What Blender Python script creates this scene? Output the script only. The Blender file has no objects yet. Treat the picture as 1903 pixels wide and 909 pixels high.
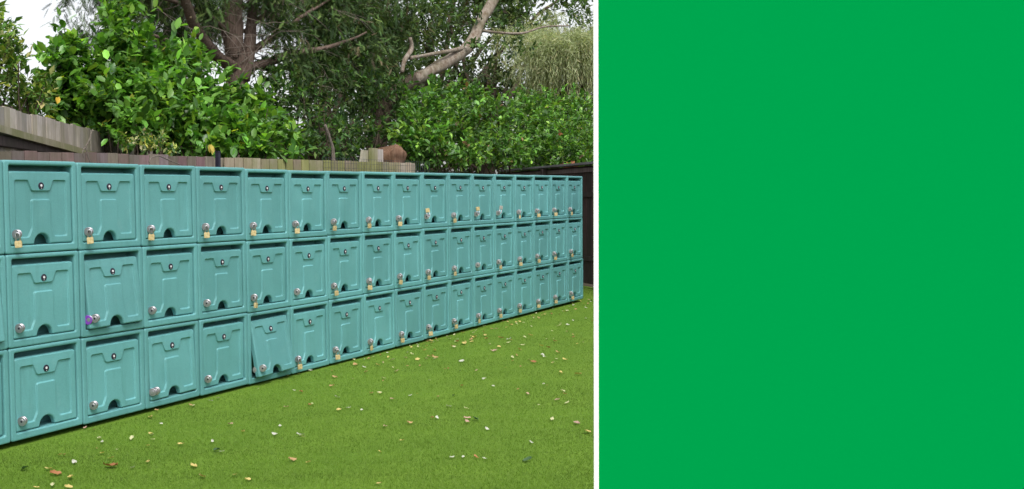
import bpy, bmesh, math, random
import numpy as np
from mathutils import Matrix, Vector, noise
from mathutils.geometry import delaunay_2d_cdt
random.seed(7); rng = np.random.default_rng(7)
S = bpy.context.scene; C = S.collection
R = math.radians

# ------------------------------------------------------------------ camera, world, sun, exposure
CAM = np.array([-3.2796, -4.2938, 1.2719]); F = 1834.86; PX, PY = 551.5, 454.5
M_cam = Matrix.Rotation(-0.938533, 3, 'Z') @ Matrix.Rotation(1.52562, 3, 'X') @ Matrix.Rotation(-0.0150164, 3, 'Z')
RC = np.array(M_cam)
cd = bpy.data.cameras.new('camera'); cam = bpy.data.objects.new('camera', cd); C.objects.link(cam)
cam.matrix_world = Matrix.Translation(Vector(CAM)) @ M_cam.to_4x4()
cd.sensor_width = 36; cd.lens = F / 1903 * 36; cd.shift_x = (951.5 - PX) / 1903; cd.clip_end = 2000; cd.clip_start = .05
S.camera = cam
SUN_EL, SUN_AZ = 56, 220           # azimuth measured clockwise from +y
w = bpy.data.worlds.new('World'); S.world = w; w.use_nodes = True
nt = w.node_tree; bg = nt.nodes['Background']
sky = nt.nodes.new('ShaderNodeTexSky'); sky.sky_type = 'NISHITA'; sky.sun_disc = False
sky.sun_elevation = R(SUN_EL); sky.sun_rotation = R(SUN_AZ); sky.dust_density = 3.0; sky.air_density = 1.0
hs = nt.nodes.new('ShaderNodeHueSaturation'); hs.inputs['Saturation'].default_value = .16; hs.inputs['Value'].default_value = 1.25
nt.links.new(sky.outputs[0], hs.inputs['Color']); nt.links.new(hs.outputs[0], bg.inputs[0]); bg.inputs[1].default_value = .15
ld = bpy.data.lights.new('sun', 'SUN'); ld.energy = 1.75; ld.angle = R(22); ld.color = (1, .95, .88)
sun = bpy.data.objects.new('sun', ld); C.objects.link(sun)
sd = Vector((math.sin(R(SUN_AZ)) * math.cos(R(SUN_EL)), math.cos(R(SUN_AZ)) * math.cos(R(SUN_EL)), math.sin(R(SUN_EL))))
sun.rotation_euler = sd.to_track_quat('Z', 'Y').to_euler(); sun.location = (0, 0, 30)
S.view_settings.view_transform = 'Standard'; S.view_settings.look = 'None'
S.view_settings.exposure = 0.35; S.view_settings.gamma = 1; S.view_settings.use_curve_mapping = False
S.cycles.max_bounces = 5; S.cycles.diffuse_bounces = 3; S.cycles.transmission_bounces = 2; S.cycles.transparent_max_bounces = 4

def ray(px, py):
    d = RC @ np.array([(px - PX) / F, -(py - PY) / F, -1.0]); return d
def at(px, py, Y):
    d = ray(px, py); t = (Y - CAM[1]) / d[1]; return Vector(CAM + d * t)
def ground_at(px, py, z=0.0):
    d = ray(px, py); t = (z - CAM[2]) / d[2]; return Vector(CAM + d * t)
def at_depth(px, py, dep):
    return Vector(CAM + ray(px, py) * dep)
def depth(p):
    return float((CAM - np.array(p)) @ RC[:, 2])

# ------------------------------------------------------------------ helpers
def tag(o, label=None, cat=None, group=None, kind=None):
    if label: o['label'] = label
    if cat: o['category'] = cat
    if group: o['group'] = group
    if kind: o['kind'] = kind
    return o
def link(name, me, mat=None, parent=None, smooth=False):
    o = bpy.data.objects.new(name, me); C.objects.link(o)
    if mat is not None:
        if not me.materials: me.materials.append(mat)
    if parent: o.parent = parent
    if smooth:
        me.polygons.foreach_set('use_smooth', [True] * len(me.polygons))
    return o
def bm_obj(name, bm, mat, parent=None, smooth=False):
    me = bpy.data.meshes.new(name); bm.to_mesh(me); bm.free(); return link(name, me, mat, parent, smooth)
def empty(name, loc=(0, 0, 0), rot=(0, 0, 0)):
    o = bpy.data.objects.new(name, None); C.objects.link(o); o.location = loc; o.rotation_euler = rot; o.empty_display_size = .1; return o
def copy_tree(o, parent=None):
    c = o.copy(); C.objects.link(c); c.parent = parent
    for ch in o.children: copy_tree(ch, c)
    return c
def add_box(bm, x0, x1, y0, y1, z0, z1, bev=0, mi=0):
    m = Matrix.Translation(((x0+x1)/2, (y0+y1)/2, (z0+z1)/2)) @ Matrix.Diagonal((x1-x0, y1-y0, z1-z0, 1))
    r = bmesh.ops.create_cube(bm, size=1, matrix=m)
    if bev:
        es = list({e for v in r['verts'] for e in v.link_edges})
        bmesh.ops.bevel(bm, geom=es, offset=bev, segments=2, affect='EDGES')
def add_tube(bm, pts, rad, n=8, cap=True, jit=0):
    pts = [Vector(p) for p in pts]; rings = []
    if not hasattr(rad, '__len__'): rad = [rad] * len(pts)
    up = None
    for i, p in enumerate(pts):
        t = (pts[min(i+1, len(pts)-1)] - pts[max(i-1, 0)]).normalized()
        if up is None: up = t.orthogonal().normalized()
        a = (up - t * up.dot(t)).normalized(); b = t.cross(a); up = a
        ring = []
        for k in range(n):
            an = 2 * math.pi * k / n; rr = rad[i] * (1 + (jit * noise.noise(Vector((math.cos(an)*1.5, math.sin(an)*1.5, i*.35)) + p * .7) if jit else 0))
            ring.append(bm.verts.new(p + (a * math.cos(an) + b * math.sin(an)) * rr))
        rings.append(ring)
    for r0, r1 in zip(rings, rings[1:]):
        for k in range(n): bm.faces.new((r0[k], r0[(k+1) % n], r1[(k+1) % n], r1[k]))
    if cap: bm.faces.new(rings[0][::-1]); bm.faces.new(rings[-1])
def smooth_path(pts, sub=5):
    """Catmull-Rom through (x,y,z,r) points"""
    P = [np.array(p, float) for p in pts]; P = [2*P[0]-P[1]] + P + [2*P[-1]-P[-2]]; out = []
    for i in range(1, len(P)-2):
        for k in range(sub):
            t = k / sub; a, b, c, d = P[i-1:i+3]
            out.append(.5*((2*b) + (c-a)*t + (2*a-5*b+4*c-d)*t*t + (-a+3*b-3*c+d)*t**3))
    out.append(P[-2]); return out
def limb(bm, pts, n=8, sub=5, jit=.25, wob=0):
    q = smooth_path(pts, sub)
    if wob:
        for i, p in enumerate(q):
            v = noise.noise_vector(Vector(p[:3]) * 2.1); p[:3] += np.array(v) * wob * min(1, i / 3)
    add_tube(bm, [p[:3] for p in q], [max(.002, p[3]) for p in q], n, True, jit)

# ------------------------------------------------------------------ materials
def mat(name, col=(.5, .5, .5), rough=.6, metal=0, spec=.5):
    m = bpy.data.materials.new(name); m.use_nodes = True; b = m.node_tree.nodes['Principled BSDF']
    b.inputs['Base Color'].default_value = (*col, 1); b.inputs['Roughness'].default_value = rough
    b.inputs['Metallic'].default_value = metal; b.inputs['Specular IOR Level'].default_value = spec
    return m, m.node_tree, b
def N(nt, t, **kw):
    n = nt.nodes.new(t)
    for k, v in kw.items():
        if k in n.inputs.keys(): n.inputs[k].default_value = v
        else: setattr(n, k, v)
    return n
def ramp(nt, src, stops):
    r = nt.nodes.new('ShaderNodeValToRGB'); e = r.color_ramp.elements
    while len(e) < len(stops): e.new(.5)
    for el, (p, c) in zip(e, stops): el.position = p; el.color = (*c, 1)
    nt.links.new(src, r.inputs[0]); return r.outputs[0]
def noise_n(nt, scale, detail=4, rough=.6, stretch=None, coord='Object'):
    tc = nt.nodes.new('ShaderNodeTexCoord'); o = tc.outputs[coord]
    if coord == 'World':
        pass
    if stretch:
        mp = nt.nodes.new('ShaderNodeMapping'); mp.inputs['Scale'].default_value = stretch; nt.links.new(o, mp.inputs[0]); o = mp.outputs[0]
    n = nt.nodes.new('ShaderNodeTexNoise'); n.inputs['Scale'].default_value = scale; n.inputs['Detail'].default_value = detail
    n.inputs['Roughness'].default_value = rough; nt.links.new(o, n.inputs['Vector']); return n.outputs[0]
def bump(nt, b, src, strength=.3, dist=.01):
    n = nt.nodes.new('ShaderNodeBump'); n.inputs['Strength'].default_value = strength; n.inputs['Distance'].default_value = dist
    nt.links.new(src, n.inputs['Height']); nt.links.new(n.outputs[0], b.inputs['Normal'])
def mixc(nt, fac, a, b_, mode='MIX'):
    m = nt.nodes.new('ShaderNodeMix'); m.data_type = 'RGBA'; m.blend_type = mode
    for i, v in ((0, fac), (6, a), (7, b_)):
        if isinstance(v, (int, float)): m.inputs[i].default_value = v
        elif isinstance(v, tuple): m.inputs[i].default_value = (*v, 1)
        else: nt.links.new(v, m.inputs[i])
    return m.outputs[2]

# teal roto-moulded plastic
def teal_mat(name, ca, cb, cc):
    m, t, b = mat(name, ca, .42, 0, .45)
    geo = N(t, 'ShaderNodeNewGeometry'); n1 = N(t, 'ShaderNodeTexNoise', Scale=3.2, Detail=3.0); t.links.new(geo.outputs['Position'], n1.inputs['Vector'])
    n2 = N(t, 'ShaderNodeTexNoise', Scale=160.0, Detail=2.0); t.links.new(geo.outputs['Position'], n2.inputs['Vector'])
    base = ramp(t, n1.outputs[0], [(.3, ca), (.7, cb)])
    sp = ramp(t, n2.outputs[0], [(.35, (.93, .93, .93)), (.65, (1.04, 1.04, 1.04))])
    c = mixc(t, .8, base, sp, 'MULTIPLY')
    n3 = N(t, 'ShaderNodeTexNoise', Scale=14.0, Detail=6.0, Roughness=.75); t.links.new(geo.outputs['Position'], n3.inputs['Vector'])
    d = ramp(t, n3.outputs[0], [(.56, (0, 0, 0)), (.75, (.45, .45, .45))])
    c = mixc(t, d, c, cc)
    tc = N(t, 'ShaderNodeMapping'); tc.inputs['Scale'].default_value = (22, 22, 2.2); t.links.new(geo.outputs['Position'], tc.inputs[0])
    n4 = N(t, 'ShaderNodeTexNoise', Scale=1.0, Detail=6.0, Roughness=.7); t.links.new(tc.outputs[0], n4.inputs['Vector'])
    d4 = ramp(t, n4.outputs[0], [(.52, (0, 0, 0)), (.72, (.5, .5, .5))]); c = mixc(t, d4, c, (ca[0]*.8, ca[1]*.80, ca[2]*.76))
    oi = N(t, 'ShaderNodeObjectInfo'); hv = N(t, 'ShaderNodeHueSaturation'); mr = N(t, 'ShaderNodeMapRange')
    mr.inputs[3].default_value = .90; mr.inputs[4].default_value = 1.08; t.links.new(oi.outputs['Random'], mr.inputs[0]); t.links.new(mr.outputs[0], hv.inputs['Value'])
    t.links.new(c, hv.inputs['Color']); t.links.new(hv.outputs[0], b.inputs['Base Color'])
    rr = ramp(t, n3.outputs[0], [(.3, (.36,)*3), (.7, (.56,)*3)]); t.links.new(rr, b.inputs['Roughness'])
    bump(t, b, n2.outputs[0], .14, .001)
    return m
M_teal = teal_mat('teal_plastic', (0.108, 0.307, 0.318), (0.130, 0.354, 0.371), (0.180, 0.376, 0.384))
M_black, t_, b_ = mat('black_plastic', (.02, .018, .035), .35)
M_badge, t_, b_ = mat('badge_white', (.7, .68, .72), .4)
M_steel, t_, b_ = mat('galvanised_steel', (.46, .44, .48), .38, .8)
bump(t_, b_, noise_n(t_, 180, 3), .2, .001)
M_steel2, t_, b_ = mat('worn_steel', (.42, .40, .44), .42, .7)
M_brass, t_, b_ = mat('brass', (.78, .62, .34), .4, .35)
c = ramp(t_, noise_n(t_, 60, 4), [(.35, (.56, .42, .20)), (.65, (.74, .61, .36))]); t_.links.new(c, b_.inputs['Base Color'])
M_silverlock, t_, b_ = mat('silver_lock_metal', (.62, .60, .55), .35, .7)
M_purple, t_, b_ = mat('purple_rubber', (.20, .045, .42), .5)
M_green, t_, b_ = mat('graphic_green', (.0, .280, .064), .9, 0, 0.0)
M_white, t_, b_ = mat('graphic_white', (.88, .88, .88), .7, 0, .2)

def wood(name, stops, stain, scale=1.0, boardw=.1):
    m, t, b = mat(name, stops[0][1], .85, 0, .2)
    n = noise_n(t, 9*scale, 6, .7, (3, 3, .35)); base = ramp(t, n, stops)
    a = N(t, 'ShaderNodeAttribute', attribute_name='tint')
    c = mixc(t, 1.0, base, a.outputs['Color'], 'MULTIPLY')
    n2 = noise_n(t, 1.7, 5, .65); s = ramp(t, n2, [(.45, (0,)*3), (.66, (.75,)*3)])
    c = mixc(t, s, c, stain); t.links.new(c, b.inputs['Base Color'])
    bump(t, b, noise_n(t, 60*scale, 5, .7, (4, 4, .25)), .5, .004)
    return m
M_fence_brown = wood('brown_fence_wood', [(.3, (0.138, 0.097, 0.103)), (.7, (0.267, 0.214, 0.221))], (0.110, 0.102, 0.069))
M_fence_grey = wood('grey_fence_wood', [(.3, (0.240, 0.198, 0.150)), (.7, (0.432, 0.372, 0.312))], (0.180, 0.192, 0.066))
M_fence_pale = wood('pale_fence_wood', [(.3, (.27, .235, .21)), (.7, (.50, .455, .43))], (.26, .25, .15))
M_fence_dark = wood('dark_fence_wood', [(.3, (.050, .038, .036)), (.7, (.10, .078, .074))], (.05, .045, .035))
M_cap = wood('cap_board_wood', [(.3, (.16, .16, .17)), (.7, (.28, .28, .30))], (.12, .12, .11))
M_rail = wood('mossy_rail_wood', [(.3, (.22, .19, .12)), (.7, (.36, .33, .24))], (.15, .17, .05))
def bark(name, c0, c1, sc=14, st=(3, 3, .5)):
    m, t, b = mat(name, c0, .9, 0, .15)
    n = noise_n(t, sc, 7, .7, st); c = ramp(t, n, [(.35, c0), (.65, c1)])
    n2 = noise_n(t, 2.2, 4); s = ramp(t, n2, [(.5, (0,)*3), (.7, (.5,)*3)]); c = mixc(t, s, c, (c0[0]*.7, c0[1]*.95, c0[2]*.6))
    t.links.new(c, b.inputs['Base Color']); bump(t, b, n, .9, .03); return m
M_bark_red = bark('conifer_bark', (.095, .066, .052), (.215, .155, .130))
M_bark_grey = bark('smooth_grey_bark', (.14, .10, .07), (.33, .29, .25), 5, (2, 2, 1.2))
M_bark_dark = bark('dark_bark', (.035, .026, .02), (.09, .07, .05))
M_twig = bark('dead_twig_wood', (.14, .11, .09), (.28, .24, .21), 20)
M_log = bark('cut_log_wood', (.13, .065, .04), (.26, .16, .11), 12)

def leaf_mat(name, rough=.42, trans=.25, spec=.5):
    m, t, b = mat(name, (.05, .1, .02), rough, 0, spec)
    a = N(t, 'ShaderNodeAttribute', attribute_name='tint'); t.links.new(a.outputs['Color'], b.inputs['Base Color'])
    tr = N(t, 'ShaderNodeBsdfTranslucent'); g = N(t, 'ShaderNodeMix', data_type='RGBA', blend_type='MULTIPLY'); g.inputs[0].default_value = 1
    g.inputs[7].default_value = (1.5, 1.6, .7, 1); t.links.new(a.outputs['Color'], g.inputs[6]); t.links.new(g.outputs[2], tr.inputs[0])
    mx = N(t, 'ShaderNodeMixShader'); mx.inputs[0].default_value = trans; t.links.new(b.outputs[0], mx.inputs[1]); t.links.new(tr.outputs[0], mx.inputs[2])
    t.links.new(mx.outputs[0], t.nodes['Material Output'].inputs[0]); return m
M_glossleaf = leaf_mat('glossy_leaf', .38, .30, .5); M_softleaf = leaf_mat('soft_leaf', .55, .3, .3); M_needle = leaf_mat('needle_foliage', .7, .15, .2)
M_dryleaf = leaf_mat('dry_leaf', .6, .15, .3); M_blade = leaf_mat('turf_blade', .5, .25, .25)

# ------------------------------------------------------------------ mass leaf meshes
LEAF = (np.array([[0,0,0],[-.23,.28,.04],[0,.30,-.03],[.23,.28,.04],[-.24,.66,.02],[0,.66,-.06],[.24,.66,.02],[0,1,-.12]], float),
        [(0,2,1),(0,3,2),(1,2,5,4),(2,3,6,5),(4,5,7),(5,6,7)])
SMALL = (np.array([[0,0,0],[-.24,.45,.04],[0,1,-.08],[.24,.45,.04],[0,.45,-.04]], float), [(0,4,1),(1,4,2),(0,3,4),(4,3,2)])
SLIM = (np.array([[0,0,0],[-.055,.4,0],[0,1,-.1],[.055,.4,.02]], float), [(0,3,2,1)])
def _spray():
    v = []; f = []
    def sl(x, y, ang, L, wd):
        i = len(v); c, s = math.cos(ang), math.sin(ang); z = random.uniform(-.08, .08)
        for a, b in ((0, -wd*.5), (L, 0), (0, wd*.5)):
            v.append((x + b*c + a*s, y - b*s + a*c, -.12*(y+a)**2 + z*a))
        f.append((i, i+1, i+2))
    sl(0, 0, 0, 1, .03)
    for k in range(9):
        y = .06 + k*.10; L = random.uniform(.3, .48)*(1-y*.6)
        sl(0, y, .65, L, .045); sl(0, y+.03, -.65, L, .045)
    return np.array(v), f
SPRAY = _spray()
def scatter(name, tmpl, P, D, U, L, col, material, parent=None):
    """one mesh of leaves: positions P, growth directions D, facing U, lengths L, colours col"""
    T, faces = tmpl; n = len(P); k = len(T)
    D = D / np.linalg.norm(D, axis=1, keepdims=True)
    X = np.cross(D, U); X /= np.linalg.norm(X, axis=1, keepdims=True) + 1e-9; Z = np.cross(X, D)
    V = P[:, None, :] + L[:, None, None] * (T[None, :, 0:1]*X[:, None, :] + T[None, :, 1:2]*D[:, None, :] + T[None, :, 2:3]*Z[:, None, :])
    me = bpy.data.meshes.new(name); me.vertices.add(n*k); me.vertices.foreach_set('co', V.ravel().astype(np.float32))
    fl = np.concatenate([np.array(f) for f in faces]); ft = np.array([len(f) for f in faces])
    loops = (np.arange(n)[:, None]*k + fl[None, :]).ravel(); tot = np.tile(ft, n); st = np.concatenate([[0], np.cumsum(tot)[:-1]])
    me.loops.add(len(loops)); me.loops.foreach_set('vertex_index', loops.astype(np.int32))
    me.polygons.add(len(tot)); me.polygons.foreach_set('loop_start', st.astype(np.int32)); me.polygons.foreach_set('loop_total', tot.astype(np.int32))
    me.update(calc_edges=True)
    ca = me.color_attributes.new('tint', 'FLOAT_COLOR', 'POINT')
    cc = np.ones((n, k, 4), np.float32); cc[:, :, :3] = col[:, None, :]; ca.data.foreach_set('color', cc.ravel())
    return link(name, me, material, parent)
def unit(n):
    v = rng.normal(size=(n, 3)); return v / np.linalg.norm(v, axis=1, keepdims=True)
def lobe(px, py, rx, ry, Y, ryd=None):
    c = at(px, py, Y); d = depth(c); s = d / F
    return (np.array(c), np.array([rx*s, (ryd if ryd else (rx+ry)/2*s), ry*s]))
# lobe radii are in (screen-right, away, up) axes, turned to world here
AX = np.array([[RC[0,0], RC[1,0], 0], [-RC[0,2], -RC[1,2], 0], [0, 0, 1.0]]); AX[0] /= np.linalg.norm(AX[0]); AX[1] /= np.linalg.norm(AX[1])
def clusters(lobes, dens, shell=.55, rough_=.22):
    """twig tips through the lobes (more of them near the skin), with outward directions"""
    P = []; D = []
    for c, r in lobes:
        vol = r[0]*r[2] + r[0]*r[1] + r[1]*r[2]; n = max(8, int(dens*vol))
        u = unit(n); rad = shell + (1-shell)*rng.random(n)**.7
        nn = np.array([noise.noise(Vector(q*2.3 + c)) for q in u]); rad *= 1 + rough_*2*nn
        loc = u * rad[:, None] * r
        P.append(c + loc @ AX); D.append((u / r * r.min()) @ AX)
    P = np.concatenate(P); D = np.concatenate(D); return P, D / np.linalg.norm(D, axis=1, keepdims=True)
def foliage(name, lobes, dens, tmpl, leaf, cols, material, parent, per=6, shell=.5, droop=0., up=.5, spread=.9, minz=.05, csc=1., weights=None, rough_=.22, cl=.5):
    P, D = clusters(lobes, dens, shell, rough_)
    ok = P[:, 2] > minz; P, D = P[ok], D[ok]
    n = len(P); tw = D + np.array([0, 0, up]) + rng.normal(size=(n, 3))*.35; tw /= np.linalg.norm(tw, axis=1, keepdims=True)
    cols = np.array(cols); w_ = np.array(weights)/sum(weights) if weights else None
    ci = rng.choice(len(cols), n, p=w_); bright = np.exp(rng.normal(size=n)*.26)
    PP = np.repeat(P, per, 0); TW = np.repeat(tw, per, 0); m = len(PP)
    s = np.tile(np.arange(per)/per, n)[:, None]
    Lf = leaf*(.5 + .7*rng.random(m))
    PP = PP + TW*(s - .5)*leaf*1.6*csc
    d = TW*.6 + unit(m)*spread; d[:, 2] -= droop
    U = unit(m)*.55 + np.array([0, 0, 1.0]) + np.repeat(D, per, 0)*.3
    cm = np.repeat(ci, per); mixm = rng.random(m) < cl; cm = np.where(mixm, cm, rng.choice(len(cols), m, p=w_))
    col = cols[cm]*np.repeat(bright, per)[:, None]*np.exp(rng.normal(size=(m, 1))*.2)*np.exp(rng.normal(size=(m, 3))*.05)
    return scatter(name, tmpl, PP, d, U, Lf, col, material, parent)

# ------------------------------------------------------------------ ground
def sheet(name, pts, z, m, kind='structure'):
    bm = bmesh.new(); bm.faces.new([bm.verts.new((x, y, z)) for x, y in pts]); return tag(bm_obj(name, bm, m), kind=kind)
M_soil, t_, b_ = mat('leafy_soil', (.06, .045, .03), .95)
c = ramp(t_, noise_n(t_, 3, 8, .7), [(.3, (.035, .028, .018)), (.5, (.07, .055, .03)), (.7, (.06, .075, .025))]); t_.links.new(c, b_.inputs['Base Color'])
LZ = -.022
sheet('ground', [(-900, -900), (900, -900), (900, 900), (-900, 900)], LZ-.012, M_soil)
M_lawn, t_, b_ = mat('artificial_turf', (.1, .17, .02), .9, 0, .15)
n1 = noise_n(t_, .9, 4, .6, (1, 2.2, 1)); n2 = noise_n(t_, 55, 5, .8)
c1 = ramp(t_, n1, [(.3, (0.111, 0.207, 0.023)), (.7, (0.139, 0.241, 0.028))]); c2 = ramp(t_, n2, [(.3, (.7,)*3), (.7, (1.15,)*3)])
t_.links.new(mixc(t_, 1., c1, c2, 'MULTIPLY'), b_.inputs['Base Color']); bump(t_, b_, n2, .6, .01)
sheet('lawn', [(-16, -25.9), (10.62, .8), (-16, .8)], LZ, M_lawn)

# turf blades, dense near the camera
def turf():
    Ps = []; Ls = []
    # sample in visible wedge: depth and lateral, plus margin
    n = 900000
    dep = 3.3*(22/3.3)**rng.random(n); lat = (-.50 + 1.25*rng.random(n))*dep
    ax = -RC[:2, 2]/np.linalg.norm(RC[:2, 2]); rt = RC[:2, 0]/np.linalg.norm(RC[:2, 0])
    xy = CAM[:2] + dep[:, None]*ax + lat[:, None]*rt
    ok = (xy[:, 1] < -.035) & (xy[:, 0]-xy[:, 1] < 9.75); ok |= (xy[:, 1] >= -.035) & (xy[:, 0] > 8.62) & (xy[:, 0]-xy[:, 1] < 9.75)
    xy, dep = xy[ok], dep[ok]; n = len(xy)
    P = np.column_stack([xy, np.full(n, LZ)]); D = rng.normal(size=(n, 3))*.6; D[:, 2] = 1
    L = (.008 + .008*rng.random(n))*(1 + .02*dep); 
    T = (np.array([[-.5, 0, 0], [.5, 0, 0], [0, 1, .15]]), [(0, 1, 2)])
    U = unit(n)
    ca_, sa_ = ax; q1 = xy @ np.array([ca_, sa_]); q2 = xy @ np.array([-sa_, ca_])
    wn = np.array([noise.noise(Vector((a*1.9, b*.45, 0))) + .7*noise.noise(Vector((a*5.5, b*1.1, 5))) + .5*noise.noise(Vector((a*14, b*4, 9))) for a, b in zip(q1, q2)])
    cols = np.array([(0.125, 0.224, 0.024), (0.140, 0.240, 0.028), (0.112, 0.208, 0.025), (0.177, 0.265, 0.056)])
    col = cols[rng.choice(4, n, p=[.4, .3, .22, .08])]*(1+.30*wn)[:, None]*np.exp(rng.normal(size=(n, 1))*.05)
    # narrow the triangle with distance-matched width
    D = D/np.linalg.norm(D, axis=1, keepdims=True); T0 = T[0].copy()
    T0[:, 0] *= .16; o = scatter('grass', (T0, T[1]), P, D, U, L, col, M_blade); tag(o, kind='stuff'); return o
turf()

# ------------------------------------------------------------------ the lockers
H = .5
def rring(x0, x1, z0, z1, r, y, n=4):
    o = []
    for cx, cz, a0 in ((x1-r, z0+r, -90), (x1-r, z1-r, 0), (x0+r, z1-r, 90), (x0+r, z0+r, 180)):
        for k in range(n): a = R(a0 + 90*k/(n-1)); o.append((cx + r*math.cos(a), y, cz + r*math.sin(a)))
    return o
OX0, OX1, OZ0, OZ1 = .036, .464, .043, .474
def body_mesh():
    bm = bmesh.new(); e = .0015
    specs = [(e+.006, .5-e-.006, e+.006, H-e-.006, .012, .60), (e, .5-e, e, H-e, .012, .592), (e, .5-e, e, H-e, .012, .010), (e+.0016, .5-e-.0016, e+.0016, H-e-.0016, .012, .0045),
             (e+.005, .5-e-.005, e+.005, H-e-.005, .011, .0012), (e+.010, .5-e-.010, e+.010, H-e-.010, .010, 0),
             (OX0-.008, OX1+.008, OZ0-.007, OZ1+.008, .014, 0), (OX0-.003, OX1+.003, OZ0-.003, OZ1+.003, .012, .002), (OX0, OX1, OZ0, OZ1, .010, .007),
             (OX0+.002, OX1-.002, OZ0, OZ1-.002, .010, .05), (OX0+.003, OX1-.003, OZ0+.002, OZ1-.003, .010, .105)]
    rings = [[bm.verts.new(p) for p in rring(*s)] for s in specs]
    for a, b in zip(rings, rings[1:]):
        n = len(a)
        for k in range(n): bm.faces.new((a[k], a[(k+1) % n], b[(k+1) % n], b[k]))
    bm.faces.new(rings[0]); bm.faces.new(rings[-1][::-1])
    bmesh.ops.recalc_face_normals(bm, faces=bm.faces)
    me = bpy.data.meshes.new('body'); bm.to_mesh(me); bm.free(); me.materials.append(M_teal); return me
DW, DH = .422, .397
def rounded(poly, r, n=4):
    out = []; m = len(poly)
    for i in range(m):
        p = Vector(poly[i][:2]); a = Vector(poly[i-1][:2]); b = Vector(poly[(i+1) % m][:2]); rr = poly[i][2] if len(poly[i]) > 2 else r
        if rr <= 0: out.append(p); continue
        da = (a-p).normalized(); db = (b-p).normalized(); la = min(rr, (a-p).length*.45, (b-p).length*.45)
        p0, p1 = p+da*la, p+db*la
        for k in range(n+1): t = k/n; out.append(p0*(1-t)**2 + p*2*t*(1-t) + p1*t*t)
    return out
def offset(poly, d):
    """positive d moves inwards for a clockwise polygon"""
    out = []; m = len(poly)
    for i in range(m):
        e0 = (poly[i]-poly[i-1]).normalized(); e1 = (poly[(i+1) % m]-poly[i]).normalized()
        n0 = Vector((e0.y, -e0.x)); n1 = Vector((e1.y, -e1.x)); nn = (n0+n1)
        if nn.length < 1e-6: nn = n0
        nn.normalize(); out.append(poly[i] + nn*d/max(.5, nn.dot(n0)))
    return out
def door_mesh():
    c = DW/2; hw, hh = .050, .056
    arch = [(c + hw*math.cos(a)*(1+.04*(1-math.sin(a))), hh*math.sin(a)**.85 if math.sin(a) > 0 else 0, 0) for a in [math.pi*k/14 for k in range(1, 14)]]
    # clockwise: left-bottom, left-top, right-top, right-bottom, arch from right to left
    outer = rounded([(0, 0, .012), (0, DH, .020), (DW, DH, .020), (DW, 0, .012), (c+hw*1.10, 0, .005)] + arch + [(c-hw*1.10, 0, .005)], .01)
    rec = rounded([(.034, .036, .016), (.034, .350, .016), (.126, .350), (.152, .292), (DW-.152, .292), (DW-.126, .350), (DW-.034, .350, .016), (DW-.034, .036, .016), (DW-.124, .036), (DW-.150, .088), (DW-.150, .238), (.150, .238), (.150, .088), (.124, .036)], .009)
    loops = [(outer, .0085), (offset(outer, .002), .0040), (offset(outer, .005), .0012), (offset(outer, .0095), 0.),
             (rec, 0.), (offset(rec, .0018), .0014), (offset(rec, .0048), .0078), (offset(rec, .0075), .0098)]
    vs = []; es = []; ys = []
    for lp, y in loops:
        i0 = len(vs); n = len(lp)
        for k, p in enumerate(lp):
            vs.append(p); es.append((i0+k, i0+(k+1) % n))
            yy = y + (.012*max(0, (p.y-DH+.016)/.016)**2 if y > 0 or p.y > DH-.015 else 0)   # the top edge rolls back further
            ys.append(yy)
    ov, oe, of, iv, ie, iff = delaunay_2d_cdt(vs, es, [], 0, 1e-5)
    n0 = len(outer)
    def inside(p, poly):
        r_ = False; j = len(poly)-1
        for i in range(len(poly)):
            if (poly[i].y > p.y) != (poly[j].y > p.y) and p.x < (poly[j].x-poly[i].x)*(p.y-poly[i].y)/(poly[j].y-poly[i].y)+poly[i].x: r_ = not r_
            j = i
        return r_
    bm = bmesh.new(); bv = []
    for i, p in enumerate(ov): bv.append(bm.verts.new((p.x, ys[iv[i][0]] if iv[i] else 0, p.y)))
    for f in of:
        ce = sum((ov[i] for i in f), Vector((0, 0)))/3
        if inside(ce, outer):
            try: bm.faces.new([bv[i] for i in f])
            except ValueError: pass
    # sides and back
    o2n = {}
    for i, l in enumerate(iv):
        for k in l: o2n[k] = i
    ring = [bv[o2n[k]] for k in range(n0)]; back = [bm.verts.new((v.co.x, .034, v.co.z)) for v in ring]
    for k in range(n0):
        try: bm.faces.new((ring[k], ring[(k+1) % n0], back[(k+1) % n0], back[k]))
        except ValueError: pass
    bm.faces.new(back)
    for v in [v for v in bm.verts if not v.link_faces]: bm.verts.remove(v)
    bmesh.ops.recalc_face_normals(bm, faces=bm.faces)
    for v in bm.verts: v.co.z -= DH           # origin on the top hinge line
    me = bpy.data.meshes.new('door'); bm.to_mesh(me); bm.free(); me.materials.append(M_teal); return me
def disc(bm, cen, axis, r, h, n=20, bev=.0):
    """a turned disc: axis is its outward direction"""
    q = Vector(axis).to_track_quat('Z', 'Y').to_matrix(); prof = [(r*.96, 0), (r, h*.2), (r, h*.75), (r*.93, h)]
    rings = [[bm.verts.new(Vector(cen) + q @ Vector((rr*math.cos(2*math.pi*k/n), rr*math.sin(2*math.pi*k/n), z))) for k in range(n)] for rr, z in prof]
    for a, b in zip(rings, rings[1:]):
        for k in range(n): bm.faces.new((a[k], a[(k+1) % n], b[(k+1) % n], b[k]))
    bm.faces.new(rings[0][::-1]); bm.faces.new(rings[-1])
body_me = body_mesh(); door_me = door_mesh()
bm = bmesh.new(); disc(bm, (DW/2, .0005, .317-DH), (0, -1, 0), .0190, .004, 20); badge_me = bpy.data.meshes.new('badge'); bm.to_mesh(badge_me); bm.free(); badge_me.materials.append(M_black)
bm = bmesh.new(); disc(bm, (DW/2, -.0036, .318-DH), (0, -1, 0), .0072, .0015, 12)
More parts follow.
